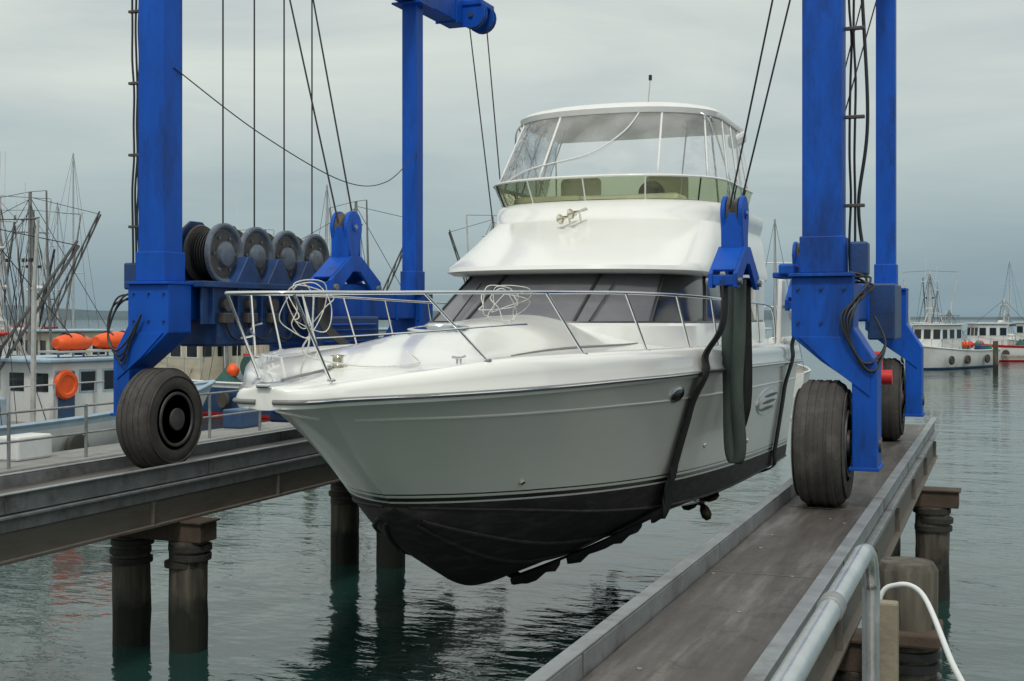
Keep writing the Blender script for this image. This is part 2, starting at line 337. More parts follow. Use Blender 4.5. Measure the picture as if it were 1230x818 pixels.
# ---------------------------------------------------------------- runways
RZ=1.9
def runway(xc,y0,y1,hw,pile_ys,cx,cw,pdx):
    r=root('runway')
    box('deck_plate',(xc,(y0+y1)/2,RZ-.03),(2*hw-.04,y1-y0,.06),RUNWAY,r,.004)
    for s in(-1,1):
        x=xc+s*(hw+.01)
        box('kerb',(x,(y0+y1)/2,RZ+.025),(.045,y1-y0,.17),STEEL,r,.006)
        box('kerb_lip',(x+s*.02,(y0+y1)/2,RZ+.118),(.085,y1-y0,.014),STEEL,r,.004)
        box('girder_web',(x-s*.0,(y0+y1)/2,RZ-.28),(.03,y1-y0,.38),GIRD,r,0)
        box('girder_flange',(x-s*.01,(y0+y1)/2,RZ-.48),(.16,y1-y0,.03),GIRD,r,.004)
        box('girder_upper_flange',(x+s*.02,(y0+y1)/2,RZ-.085),(.12,y1-y0,.025),STEEL,r,.004)
        box('channel_strip',(x+s*.02,(y0+y1)/2,RZ-.16),(.02,y1-y0,.12),STEEL,r,.004)
        y=y0+.7
        while y<y1:
            box('stiffener',(x+s*.035,y,RZ-.345),(.05,.015,.24),GIRD,r,0); y+=2.4
        y=y0+1.5
        while y<y1:
            box('kerb_joint',(x+s*.001,y,RZ+.03),(.053,.012,.172),GIRD,r,0); y+=3.05
    y=y0+1.1
    while y<y1-.3:
        box('plate_seam',(xc,y,RZ+.001),(2*hw-.06,.012,.006),GIRD,r,0)
        y+=3.05
    for _ in range(22):
        px=xc+R.uniform(-hw*.85,hw*.85); py=R.uniform(4,y1)
        cyl('bolt',(px,py,RZ-.002),(px,py,RZ+.007),.014,STEEL,r,8)
    for py in pile_ys:
        box('crosshead',(cx,py,RZ-.61),(cw,.30,.22),CROSS,r,.01)
        box('crosshead_flange',(cx,py,RZ-.505),(cw+.05,.36,.02),CROSS,r,.003)
        for dx in pdx:
            x=xc+dx; rr=.205; ph=R.uniform(0,6)
            rows=[]
            for k in range(16):
                z=-3+(RZ-.72+3)*k/15
                rows.append([(x+rr*(1+.05*math.sin(k*2.1+a*3+ph))*math.cos(2*math.pi*a/20),py+rr*(1+.04*math.cos(k*1.7+a+ph))*math.sin(2*math.pi*a/20),z) for a in range(20)])
            grid('pile',rows,PILE,r,True,(True,True),sharp=60)
            for zz,dr in ((RZ-.78,.02),(RZ-.88,.012),(RZ-.98,.018)):
                zz+=R.uniform(-.015,.015)
                lathe('pile_band',[(rr+.0,zz-.04),(rr+dr+.008,zz-.03),(rr+dr+.008,zz+.03),(rr,zz+.04)],(x,py,0),(R.uniform(-.03,.03),0,1),PILEB,r,20)
    return r
runway(-1.45,-2,20.6,.41,(2.6,8.9,16.8),-1.18,1.3,(0,.60))
runway(-8.75,-2,20.6,.48,(4.5,11.3,16.1),-8.68,1.45,(-.22,.53))

fp=root('mooring_pile',(-.60,8.7,0))
lathe('shaft',[(.2,-3),(.205,0),(.19,1.2),(.2,1.92),(.17,1.97)],(0,0,0),(0,0,1),PILE,fp,22)
box('cap_block',(-.02,.0,1.5),(.48,.5,.10),CROSS,fp,.02)
for z in (1.3,1.38,1.2): lathe('strap',[(.2,z-.03),(.222,z-.025),(.222,z+.025),(.2,z+.03)],(0,0,0),(0,0,1),BLACKT,fp,20)

# ---------------------------------------------------------------- handrail in the foreground
hr=root('handrail')
pts=[(-.32,-1.5,3.02),(-.32,1.0,3.02),(-.32,2.9,3.02),(-.32,3.15,3.02),(-.32,3.27,2.99),(-.32,3.33,2.92),(-.32,3.35,2.8),(-.32,3.36,1.9)]
tube('top_rail',cr(pts,60),.023,PIPE,hr,16)
lathe('rail_coupling',[(.0235,-.03),(.027,-.028),(.027,.028),(.0235,.03)],(-.32,2.55,3.02),(0,1,0),STEEL,hr,20)
box('post',(-.285,3.42,2.35),(.055,.045,1.0),POSTM,hr,.006)
tube('post_2',[(-.32,1.2,1.9),(-.32,1.2,3.0)],.02,PIPE,hr,12)
tube('mid_rail',[(-.32,-1.5,2.5),(-.32,3.34,2.5)],.018,PIPE,hr,12)
gh=root('ladder_grab_rail')
tube('hoop',cr([(-.36,3.95,1.0),(-.36,3.95,2.4),(-.355,3.95,2.72),(-.30,3.93,2.79),(-.22,3.82,2.79),(-.12,3.2,2.77),(-.05,2.8,2.74),(-.02,2.5,2.55),(-.02,2.45,1.9)],60),.0075,WHITEP,gh,10)

# ---------------------------------------------------------------- travel lift
TL=root('travel_lift')
XL,XR=-8.75,-1.51; YF,YR=11.52,17.9
def wheel(x,y):
    c=(x,y,RZ+.56); W=.215
    prof=[(.30,-W+.02),(.36,-W-.005),(.46,-W),(.53,-W+.035),(.556,-W+.08),(.562,0),(.556,W-.08),(.53,W-.035),(.46,W),(.36,W+.005),(.30,W-.02)]
    lathe('tyre',prof,c,(1,0,0),RUBBER,TL,56)
    for k in(-.11,-.04,.04,.11): lathe('tread_rib',[(.55,k-.026),(.568,k-.02),(.568,k+.02),(.55,k+.026)],c,(1,0,0),RUBBER,TL,56)
    for q in(-1,1):
        lathe('rim',[(.31,q*(W-.03)),(.30,q*(W+.012)),(.275,q*(W+.012)),(.25,q*(W-.05)),(.13,q*(W-.06)),(.12,q*(W+.02)),(.05,q*(W+.03)),(.0,q*(W+.03))],c,(1,0,0),RIMM,TL,32)
        lathe('sidewall_rib',[(.47,q*(W-.004)),(.475,q*(W+.006)),(.485,q*(W+.006)),(.49,q*(W-.004))],c,(1,0,0),RUBBER,TL,48)
        for k in range(8):
            a=k*math.pi/4; cc=Vector(c)+Vector((q*(W-.055),.18*math.cos(a),.18*math.sin(a))); cyl('wheel_nut',cc,cc+Vector((q*.03,0,0)),.016,STEEL,TL,6)
for xc,s in((XL,-1),(XR,1)):
    for yc in(YF,YR):
        wheel(xc,yc)
        X=lambda d: xc+s*d
        cw=.345 if yc==YF else .255
        box('column',(xc,yc,6.25),(cw,cw,4.6),BLUE,TL,.015)
        box('column_flange',(xc,yc,3.97),(.56,.52,.03),BLUE,TL,.004)
        box('column_top_flange',(xc,yc,8.54),(.5,.5,.03),BLUE,TL,.004)
        box('column_weld_collar',(xc,yc,4.15),(cw+.04,cw+.04,.33),BLUE,TL,.01)
        lb=2.25 if s>0 else 2.5; hd=.21
        prism('wheel_leg',[(X(-.26),3.955),(X(.28),3.955),(X(.28),3.5),(X(.48),3.18),(X(.48),lb),(X(.265),lb),(X(.265),3.02),(X(-.0),3.2),(X(-.26),3.42)],'y',yc-hd,yc+hd,BLUE,TL,.012)
        prism('leg_gusset',[(X(-.2),3.42),(X(.2),3.42),(X(.42),3.1),(X(.42),2.9),(X(.1),3.14)],'y',yc-hd-.015,yc+hd+.015,BLUE,TL,.004)
        box('leg_base_plate',(X(.37),yc,lb+.01),(.26,.48,.03),BLUE,TL,.004)
        for zz in(3.55,3.85):
            for dx in(-.2,0,.2):
                cyl('bolt',(X(dx),yc-hd,zz),(X(dx),yc-hd-.025,zz),.014,BLUED,TL,6)
        cyl('axle',(X(.0),yc,RZ+.56),(X(.50),yc,RZ+.56),.07,DARKM,TL)
    box('lower_beam',(xc,(YF+YR)/2,3.75),(.34,YR-YF-.5,.38),BLUE,TL,.02)
    for y in(12.6,13.7,14.8,15.9,17): box('lower_beam_rib',(xc,y,3.75),(.37,.03,.41),BLUE,TL,.003)
    box('upper_beam',(xc,15.1,8.83),(.36,9.2,.52),BLUE,TL,.02)
    for y in(10.6,12.2,14,15.8,17.3,19.2): box('beam_rib',(xc,y,8.83),(.40,.03,.56),BLUE,TL,.003)
    for y in(13.35,13.75,19.55,19.95):
        xi=xc-s*.33
        lathe('sheave',[(.02,-.03),(.22,-.03),(.19,0),(.22,.03),(.02,.03)],(xi,y,8.72),(0,1,0),DARKM,TL,24)
        P=[(xi+.25*math.cos(k*math.pi/10),8.75+.25*math.sin(k*math.pi/10)) for k in range(20)]
        prism('sheave_cheek',P,'y',y-.07,y-.05,BLUE,TL,.004); prism('sheave_cheek',P,'y',y+.05,y+.07,BLUE,TL,.004)
        cyl('sheave_pin',(xi,y-.1,8.72),(xi,y+.1,8.72),.04,DARKM,TL,12)
    box('sheave_bracket',(xc-s*.15,19.75,8.93),(.75,.6,.10),BLUE,TL,.02)
    box('sheave_bracket',(xc-s*.15,13.55,8.93),(.75,.6,.10),BLUE,TL,.02)
box('cross_beam',((XL+XR)/2,17.9,9.42),(8.2,.5,.62),BLUE,TL,.02)
def hanger(x,y,z0):
    for dx in(-.13,.13):
        prism('spreader_plate',[(y-.64,z0-.02),(y-.64,z0+.13),(y-.12,z0+.44),(y+.12,z0+.44),(y+.64,z0+.13),(y+.64,z0-.02),(y+.48,z0-.02),(y+.09,z0+.25),(y-.09,z0+.25),(y-.48,z0-.02)],'x',x+dx-.022,x+dx+.022,BLUE,TL,.006)
    box('spreader_bar',(x,y,z0+.05),(.09,1.24,.10),BLUE,TL,.01)
    for d in(-1,1):
        box('end_web',(x,y+d*.56,z0+.06),(.24,.12,.11),BLUE,TL,.01)
        box('tie_plate',(x,y+d*.36,z0+.29),(.24,.50,.03),BLUE,TL,.004,(-d*.54,0,0))
    for yy in(y-.55,y+.55): cyl('pin',(x-.19,yy,z0+.05),(x+.19,yy,z0+.05),.038,STEEL,TL,12)
    P=[]; zc=z0+.80
    for k in range(17):
        a=-.25+(math.pi+.5)*k/16; P.append((y+.20*math.cos(a),zc+.20*math.sin(a)))
    P+=[(y-.12,z0+.48),(y-.09,z0+.38),(y+.09,z0+.38),(y+.12,z0+.48)]
    for dx in(-.095,.095): prism('block_cheek',P,'x',x+dx-.026,x+dx+.026,BLUE,TL,.014)
    for yy,zz in((.13,.62),(-.13,.62)): cyl('block_spacer',(x-.1,y+yy,z0+zz),(x+.1,y+yy,z0+zz),.03,BLUE,TL,10)
    for q in(-1,1):
        prism('block_guard',[(x-.115,z0+.40),(x+.115,z0+.40),(x+.115,z0+.80),(x-.115,z0+.80)],'y',y+q*.155-.014,y+q*.155+.014,BLUE,TL,.006)
    lathe('block_sheave',[(.03,-.06),(.185,-.06),(.14,0),(.185,.06),(.03,.06)],(x,y,zc),(1,0,0),DARKM,TL,28)
    cyl('block_boss',(x-.135,y,zc),(x+.135,y,zc),.06,BLUE,TL,16)
    cyl('block_pin',(x-.15,y,zc),(x+.15,y,zc),.028,STEEL,TL,10)
    cyl('shank',(x,y,z0+.2),(x,y,z0+.5),.06,DARKM,TL,12)
HX_L,HX_R=-7.56,-2.74
hanger(HX_L,13.6,3.90); hanger(HX_R,13.6,3.92); hanger(-7.5,18.6,3.7); hanger(-2.75,18.6,3.7)
for x,xt,yb,yt,z in((HX_L,-8.42,13.6,13.55,4.76),(HX_R,-1.84,13.6,13.55,4.78),(-7.5,-8.42,18.6,19.75,4.55),(-2.75,-1.84,18.6,19.75,4.55)):
    for d in(-1,1):
        tube('hoist_cable',[(x+d*.02,yb+d*.165,z),(xt+d*.08,yt+d*.2,8.7)],.011,CABLE,TL,6)
# winch drums on left side beam
for i,y in enumerate((12.36,13.03,13.72,14.42)):
    x=XL+.10; z=4.33
    lathe('winch_drum',[(.04,-.17),(.34,-.17),(.35,-.15),(.34,-.13),(.2,-.12),(.2,.12),(.33,.13)],(x,y,z),(1,0,0),DARKM,TL,40,30)
    lathe('drum_flange',[(.2,.125),(.345,.13),(.36,.14),(.36,.19),(.335,.20),(.31,.19),(.29,.15),(.20,.14),(.15,.15),(.14,.21),(.09,.23),(.05,.24),(.0,.24)],(x,y,z),(1,0,0),DRUMF,TL,44,30)
    lathe('drum_hub_recess',[(.145,.15),(.27,.152),(.27,.156),(.145,.156)],(x,y,z),(1,0,0),DARKM,TL,40)
    for k in range(6):
        a=k*math.pi/3+i; cc=Vector((x+.157,y+.21*math.cos(a),z+.21*math.sin(a))); cyl('hub_bolt',cc,cc+Vector((.02,0,0)),.02,DRUMF,TL,6)
    for q in range(6): lathe('wound_cable',[(.2,-.11+q*.036),(.28,-.10+q*.036),(.28,-.088+q*.036),(.2,-.078+q*.036)],(x,y,z),(1,0,0),CABLE,TL,24)
    prism('drum_guard',[(y-.34,z-.36),(y-.36,z+.1),(y-.24,z+.30),(y-.1,z+.39),(y+.12,z+.39),(y+.26,z+.29),(y+.34,z),(y+.34,z-.36)],'x',x-.26,x-.22,BLUED,TL,.01)
    prism('bearing_bracket',[(y+.03,z-.36),(y+.30,z-.02),(y+.38,z-.02),(y+.63,z-.36)],'x',x+.10,x+.30,BLUED,TL,.01)
    tube('winch_cable',[(x-.02,y+.24,z),(x-.02,y+.24,8.6)],.010,CABLE,TL,6)
    box('gear_motor',(x-.45,y,z-.05),(.3,.3,.3),BLUED,TL,.04)
box('winch_base',(XL+.06,13.4,3.965),(.72,3.3,.07),BLUED,TL,.01)
box('winch_side_plate',(XL+.30,13.2,3.72),(.03,2.7,.42),BLUED,TL,.006)
for y in(12.0,12.5,13.0,13.5,14.0,14.5):
    box('winch_side_rib',(XL+.34,y,3.72),(.06,.03,.42),BLUED,TL,.004)
for y in (12.25,12.75,13.25,13.75):
    cyl('hydraulic_valve',(XL+.31,y,3.74),(XL+.40,y,3.74),.08,DARKM,TL,14)
    box('valve_block',(XL+.36,y,3.58),(.1,.2,.12),DARKM,TL,.01)
    tube('valve_hose',cr([(XL+.36,y,3.52),(XL+.38,y+.1,3.36),(XL+.38,y+.35,3.33),(XL+.36,y+.5,3.52)],16),.012,HOSE,TL,6)
box('hydraulic_tank',(XL+.05,12.9,3.42),(.55,1.5,.34),BLUED,TL,.03)
box('power_pack_case',(XL+.07,15.05,2.9),(.76,1.7,1.4),BLUED,TL,.03)
for k in range(17): box('louvre',(XL+.465,15.05,2.3+k*.074),(.03,1.45,.03),BLUE,TL,.003,(0,.5,0))
for k in range(15): box('front_louvre',(XL+.07,14.19,2.34+k*.08),(.62,.03,.03),BLUE,TL,.003,(.5,0,0))
cyl('exhaust',(XL-.2,15.2,3.6),(XL-.2,15.2,4.6),.06,DARKM,TL)
def hosebundle(x,y,z0,z1,nn,dx):
    for k in range(nn):
        pts=[(x+dx*k*.035+R.uniform(-.012,.012),y+R.uniform(-.015,.015),z0+(z1-z0)*i/14) for i in range(15)]
        tube('hose',cr(pts,50),.012,HOSE,TL,6)
    for z in(4.6,5.4,6.2,7.0,7.8): box('hose_clamp',(x+dx*.04,y,z),(.17,.05,.03),DARKM,TL,.005)
hosebundle(XL-.22,YF-.1,3.6,8.6,3,-1); hosebundle(XR+.22,YF+.1,3.6,8.6,2,1)
tube('hose',cr([(XR+.26,YF+.15,8.6),(XR+.30,YF+.2,6.8),(XR+.36,YF+.2,5.4),(XR+.28,YF+.2,4.6),(XR+.36,YF+.2,4.0)],50),.016,HOSE,TL,8)
for k in range(4):
    a=R.uniform(0,.12); b_=R.uniform(-.05,.05)
    tube('hose_loop',cr([(XR+.22,YF-.1+a,4.0-.03*k),(XR+.38+.02*k,YF-.15+a,3.88+b_),(XR+.27-.03*k,YF-.27,3.6),(XR+.26+.03*k,YF-.26,3.35-.05*k),(XR+.40+.02*k,YF-.22,3.15+b_),(XR+.53,YF,3.35),(XR+.42,YF+.2,3.6)],40),.011,HOSE,TL,7)
    tube('hose_loop',cr([(XL-.24,YF-.1+a,3.9-.03*k),(XL-.42-.03*k,YF-.15,3.75+b_),(XL-.54,YF-.22,3.4),(XL-.40+.03*k,YF-.26,3.22-.05*k),(XL-.2,YF-.26,3.35+b_),(XL-.05,YF-.27,3.62)],40),.011,HOSE,TL,7)
box('junction_box',(XR+.30,YF+.1,4.12),(.16,.22,.3),BLUED,TL,.02); box('junction_box',(XL-.32,YF,4.05),(.2,.22,.3),BLUED,TL,.02)
box('bracket_plate',(XR-.33,YF,3.97),(.2,.4,.05),BLUE,TL,.01)
box('ladder_step',(XR-.30,YF-.1,4.02),(.14,.3,.1),BLUE,TL,.02)
cyl('tail_light',(XR+.42,12.4,3.02),(XR+.52,12.4,3.02),.07,RED,TL,20)
box('tail_light_box',(XR+.30,12.5,3.1),(.24,.2,.32),RED,TL,.02)
box('control_box',(XR+.30,14.2,3.65),(.28,.9,.6),BLUED,TL,.02)
tube('slack_wire',cr([(XL+.18,YF,6.36),(XL+.22,13.2,5.85),(XL+.25,15.2,5.47),(XL+.2,16.6,5.6),(XL+.13,17.8,6.2)],40),.007,CABLE,TL,6)

# ---------------------------------------------------------------- motor yacht
XB=-5.05
MY=root('motor_yacht',(XB,0,0))
K=[(0,9.95,1.90),(0,10.2,1.68),(0,10.5,1.42),(0,10.94,1.12),(0,11.4,.93),(0,11.86,.83),(0,12.6,.77),(0,14,.76),(0,16,.82),(0,18,.88),(0,19.8,.95)]
C=[(0,9.95,1.90),(.26,10.08,1.89),(.60,10.42,1.85),(.98,11.0,1.78),(1.27,11.6,1.7),(1.5,12.3,1.63),(1.68,13.2,1.56),(1.8,14.5,1.5),(1.87,16,1.47),(1.88,18,1.44),(1.86,19.8,1.42)]
S=[(0,8.72,2.92),(.50,8.86,2.94),(.95,9.2,2.95),(1.27,9.7,2.96),(1.53,10.35,2.97),(1.76,11.15,2.98),(1.93,12.0,2.98),(2.06,13.2,2.98),(2.12,14.6,2.97),(2.13,16,2.95),(2.12,18,2.92),(2.05,19.8,2.88)]
NT=72
Kc,Cc,Sc=cr(K,NT),cr(C,NT),cr(S,NT)
NS,NB=12,8
def hullrow(i):
    k,c,s=Kc[i],Cc[i],Sc[i]; t=i/(NT-1); half=[]
    fl=.16*max(0,1-t*1.5)*min(1,t*8)
    for j in range(NS,0,-1):
        q=j/NS; p=c.lerp(s,q); b=math.sin(math.pi*q)
        p.x=max(0,p.x-fl*b)
        p.y-= .05*b*(1-t)  if t<.3 else 0
        half.append(p)
    for j in range(NB,-1,-1):
        q=j/NB; p=k.lerp(c,q); bl=math.sin(math.pi*q)*.15*max(0,1-t*1.3)*min(1,t*10); p.x+=bl*.8; p.z-=bl*.45
        if j==NB: p=c.copy()
        half.append(p)
    return half
H=[hullrow(i) for i in range(NT)]
rows=[]
for h in H:
    L=[Vector((-p.x,p.y,p.z)) for p in h]; rows.append(L+[p.copy() for p in h[-2::-1]])
grid('hull',rows,HULL,MY,caps=(False,True),sharp=22)
def hsec(y0):
    out=[]
    for k in range(len(H[0])):
        pr=H[0][k]
        for i in range(1,NT):
            q=H[i][k]
            if q.y>=y0:
                f=(y0-pr.y)/max(1e-6,q.y-pr.y); out.append(pr.lerp(q,max(0,min(1,f)))); break
            pr=q
    return out
def hpt(y0,z0):
    s=hsec(y0)
    for a,b in zip(s,s[1:]):
        if a.z>=z0>=b.z:
            f=(a.z-z0)/max(1e-6,a.z-b.z); return a.lerp(b,f)
    return s[0]
for q in(.35,.65):
    for s in(-1,1):
        pts=[]
        for i in range(6,NT-2):
            p=H[i][NS+int(round((1-q)*NB))]; pts.append((s*(p.x+.0),p.y,p.z-.008))
        tube('spray_strake',pts,.022,HULL,MY,6)
for s in(-1,1):
    tube('chine_rail',[(s*(H[i][NS].x),H[i][NS].y,H[i][NS].z) for i in range(4,NT)],.018,HULL,MY,6)
    tube('knuckle_line',[(s*(H[i][2].x+.003),H[i][2].y,H[i][2].z) for i in range(3,NT)],.012,HULL,MY,6)

D=[(.03,7.86,2.97),(.20,7.88,2.97),(.33,8.0,2.97),(.42,8.3,2.97),(.62,8.65,2.97),(.98,9.05,2.98),(1.31,9.62,2.99),(1.58,10.3,3.0),(1.81,11.1,3.01),(1.98,12,3.01),(2.11,13.2,3.01),(2.17,14.6,3.0),(2.18,16,2.98),(2.17,18,2.95),(2.10,19.8,2.91)]
Dc=cr(D,110)
def sm(a): a=max(0,min(1,a)); return a*a*(3-2*a)
def gh_(y): return .10+.17*sm((y-7.9)/2.0)
def czf(y): return 2.99+gh_(y)+.0+.36*sm((y-8.6)/4.6)**.8 if y>8.6 else 2.99+gh_(y)
def deckz(x,y,hw):
    z0=2.99+gh_(y); f=abs(x)/hw
    k=.5+.5*math.cos(math.pi*min(1,f/.82)); k=k**.8
    return z0-.035+(czf(y)-z0+.035)*k
rows=[]
for p in Dc:
    hw,y,z=p.x,p.y,p.z; g=gh_(y); m=min(1,hw/.4)
    half=[(0,z-.06),(max(0,hw-.22*m),z-.06),(hw-.02*m,z-.05),(hw+.005,z-.01),(hw+.005,z+.03),(hw-.012*m,z+.06),(hw-.012*m,z+g*.5),(hw-.03*m,z+g*.78),(hw-.07*m,z+g*.95),(hw-.12*m,z+g),(hw-.18*m,z+g-.005),(hw-.21*m,z+g-.03)]
    hi=hw-.24*m
    for q in range(17):
        x=max(0,hi*(1-q/16)); half.append((x,deckz(x,y,max(hw,.05))))
    rows.append([Vector((x,y,zz)) for x,zz in half]+[Vector((-x,y,zz)) for x,zz in half[-2:0:-1]])
grid('deck_moulding',rows,GEL,MY,True,(True,True),sharp=45)
for s in(-1,1):
    tube('rub_rail',[(s*(p.x+.012),p.y,p.z+.0) for p in Dc[2:]],.020,RUBR,MY,8)
    tube('rub_rail_strip',[(s*(p.x+.028),p.y,p.z+.0) for p in Dc[2:]],.009,STAIN,MY,6)
    sl_=[]
    for i in range(20):
        y=10.2+i*.16; x=1.02+.30*sm((y-10)/3); sl_.append((s*x,y,deckz(x,y,[q.x for q in Dc if q.y>=y][0])+.004))
    tube('trunk_trim',sl_,[.004+.012*math.sin(math.pi*i/19) for i in range(20)],RUBR,MY,6)

def ring(w_,yf,d,yb,z,e1=.85,nf=28,ns=10,camber=0):
    P=[]
    for k in range(ns): P.append((-w_,yb+(yf+d-yb)*k/ns))
    for k in range(nf+1):
        th=-math.pi/2+math.pi*k/nf; sx=math.sin(th); c=math.cos(th)
        P.append((w_*math.copysign(abs(sx)**e1,sx),yf+d*(1-max(0,c)**.9)))
    for k in range(ns-1,-1,-1): P.append((w_,yb+(yf+d-yb)*k/ns))
    return [Vector((x,y,z+camber*(1-(x/w_)**2))) for x,y in P]
NF,NSD=28,10
base=[ring(1.72,12.62,2.2,18.9,3.15),ring(1.70,12.72,2.15,18.9,3.49),ring(1.68,12.86,2.1,18.9,3.53)]
grid('cabin_base',base,GEL,MY,sharp=30)
g0=ring(1.665,12.9,2.1,18.8,3.53); g1=ring(1.53,14.15,1.45,18.8,4.13)
gr=[[a.lerp(b,k/4) for a,b in zip(g0,g1)] for k in range(5)]
grid('cabin_glazing',gr,[BGLASS,COVER],MY,mfn=lambda i,k: 1 if NSD+6<=k<NSD+NF-6 else 0)
def mull(k,r,mat):
    tube('mullion',[g0[k]+Vector((0,-.005,0)),g1[k]+Vector((0,-.005,0))],r,mat,MY,6)
for k in(NSD+6,NSD+11,NSD+17,NSD+22): mull(k,.022,BLACKT)
for k in(NSD,NSD+NF,4,NSD*2+NF-4,7,NSD*2+NF-7): mull(k,.03,BLACKT)
tube('glazing_sill',ring(1.675,12.87,2.1,18.8,3.53),.018,BLACKT,MY,6)
for s in(-1,1):
    prism('aft_pillar',[(18.3,3.2),(18.9,3.2),(19.0,4.15),(18.2,4.15)],'x',s*1.62-.06,s*1.62+.06,GEL,MY,.02)
    prism('cockpit_wing',[(18.4,3.2),(19.6,3.2),(19.4,3.45),(19.0,3.75),(18.85,4.15),(18.6,4.15)],'x',s*1.98-.035,s*1.98+.035,GEL,MY,.02)
    box('cockpit_coaming',(s*1.95,19.1,3.22),(.28,1.3,.15),GEL,MY,.06)
box('aft_bulkhead',(0,18.82,3.7),(3.2,.06,1.0),BGLASS,MY,.01)
FB=[(1.52,14.15,1.45,4.10),(1.62,13.78,1.45,4.115),(1.67,13.70,1.45,4.15),(1.67,13.72,1.45,4.20),(1.66,13.86,1.45,4.26),(1.64,14.15,1.42,4.38),(1.62,14.5,1.4,4.53),(1.59,14.88,1.35,4.71),(1.56,15.12,1.3,4.82),(1.56,15.18,1.3,4.85),(1.59,15.25,1.3,4.95),(1.60,15.33,1.3,5.05),(1.59,15.40,1.3,5.10),(1.54,15.48,1.28,5.12),(1.50,15.54,1.26,5.09),(1.49,15.56,1.25,4.7)]
rows=[ring(a,b,c,19.3,z) for a,b,c,z in FB]
grid('flybridge_moulding',rows,GEL,MY,caps=(True,True),sharp=38)
for s in(-1,1):
    box('flybridge_side_vent',(s*1.62,17.2,4.5),(.03,.6,.1),BLACKT,MY,.01)
ws0=ring(1.56,15.42,1.3,18.2,5.10); ws1=ring(1.64,15.28,1.3,18.2,5.40)
grid('flybridge_windscreen',[[a.lerp(b,k/3) for a,b in zip(ws0,ws1)] for k in range(4)],TINT,MY)
tube('windscreen_rail',ws1,.016,GEL,MY,8); tube('windscreen_base',ws0,.012,BLACKT,MY,6)
for k in(3,7,NSD,NSD+5,NSD+10,NSD+14,NSD+18,NSD+23,NSD+NF,NSD+NF+3,NSD+NF+7): tube('windscreen_post',[ws0[k],ws1[k]],.011,BLACKT if k%2 else GEL,MY,6)
v0=ring(1.61,15.32,1.3,18.35,5.41); v1=ring(1.42,16.0,1.1,18.45,6.33)
vr=[[a.lerp(b,k/6) for a,b in zip(v0,v1)] for k in range(7)]
grid('clear_enclosure',vr,VINYL,MY)
for k in(2,6,NSD,NSD+5,NSD+11,NSD+19,NSD+24,NSD+NF,NSD+NF+4,NSD+NF+8):
    strap('enclosure_seam',[r[k]+Vector((0,-.006,0)) for r in vr],(1,.15,0),.028,CANVAS,MY,.004)
dr=[vr[6][NSD+17],vr[4][NSD+16]+Vector((.0,-.03,0)),vr[2][NSD+14]+Vector((0,-.03,0)),vr[1][NSD+10]+Vector((0,-.03,0)),vr[0][NSD+7]+Vector((0,-.03,0))]
tube('window_zip',cr(dr,24),.010,CANVAS,MY,6)
tube('enclosure_top_seam',v1,.014,CANVAS,MY,6)
tube('enclosure_bottom_hem',v0,.014,CANVAS,MY,6)
top=[]
for zz,ww,yf,yb in((6.31,1.44,15.97,18.5),(6.38,1.45,15.95,18.55),(6.44,1.38,16.05,18.5),(6.49,1.2,16.25,18.35),(6.53,.8,16.6,18.1),(6.55,.3,17.0,17.7)):
    top.append(ring(ww,yf,1.1*ww/1.44,yb,zz))
grid('bimini_top',top,CANVAS,MY,caps=(True,True),sharp=60)
box('bimini_side_roll',(1.40,18.3,6.2),(.16,.7,.2),CANVAS,MY,.06,(.25,0,0))
for y in(16.5,17.3,18.2):
    pts=[(-1.46,y+.25,5.1),(-1.42,y+.1,5.8),(-1.36,y,6.25),(-1.0,y,6.37),(0,y,6.42),(1.0,y,6.37),(1.36,y,6.25),(1.42,y+.1,5.8),(1.46,y+.25,5.1)]
    tube('bimini_bow',cr(pts,50),.014,STAIN,MY,8)
for s in(-1,1):
    tube('bimini_strut',[(s*1.45,18.3,5.1),(s*1.38,16.6,6.28)],.012,STAIN,MY,8)
    tube('bimini_strut',[(s*1.0,16.4,5.1),(s*.9,17.3,6.38)],.010,STAIN,MY,8)
box('helm_console',(.3,16.5,4.98),(1.5,.5,.55),GEL,MY,.08)
for x in(-.75,.55):
    box('seat_back',(x,17.5,5.32),(.62,.14,.62),SEAT,MY,.06); box('seat_cushion',(x,17.25,4.98),(.62,.55,.16),SEAT,MY,.06)
box('lounge',(0,18.1,5.0),(2.6,.5,.5),SEAT,MY,.08)
box('lounge_forward',(-.8,16.3,5.05),(1.0,.4,.4),SEAT,MY,.08)
lathe('steering_wheel',[(.17,-.012),(.19,-.012),(.19,.012),(.17,.012)],(.5,16.85,5.3),(0,1,.5),BLACKT,MY,24)
cyl('antenna_base',(.35,17.2,6.5),(.35,17.2,6.62),.03,STAIN,MY); cyl('antenna',(.35,17.2,6.6),(.37,17.25,6.98),.009,CHROME,MY,8); lathe('anchor_light',[(.0,.0),(.025,.01),(.025,.08),(.0,.09)],(.37,17.25,6.95),(0,0,1),BLACKT,MY,12)
for i,(dx,dz) in enumerate(((-.12,-.01),(.02,.05))):
    c=Vector((dx+.0,14.84,4.84+dz))
    lathe('air_horn',[(.012,.26),(.022,.25),(.022,.18),(.014,.16),(.02,.06),(.034,.01),(.06,-.03),(.068,-.035),(.045,-.01),(.0,.05)],c,(.42,.80,.25),CHROME,MY,20)
    cyl('horn_foot',c+Vector((.05,.12,.02)),c+Vector((.05,.2,-.1)),.014,CHROME,MY,8)
lathe('deck_hatch_frame',[(.30,0),(.30,.045),(.25,.055),(.24,.04)],(-.05,11.0,czf(11.0)-.035),(0,-.09,1),STAIN,MY,40)
lathe('deck_hatch_glass',[(.245,0),(.24,.05),(.0,.055)],(-.05,11.0,czf(11.0)-.035),(0,-.09,1),BGLASS,MY,40)
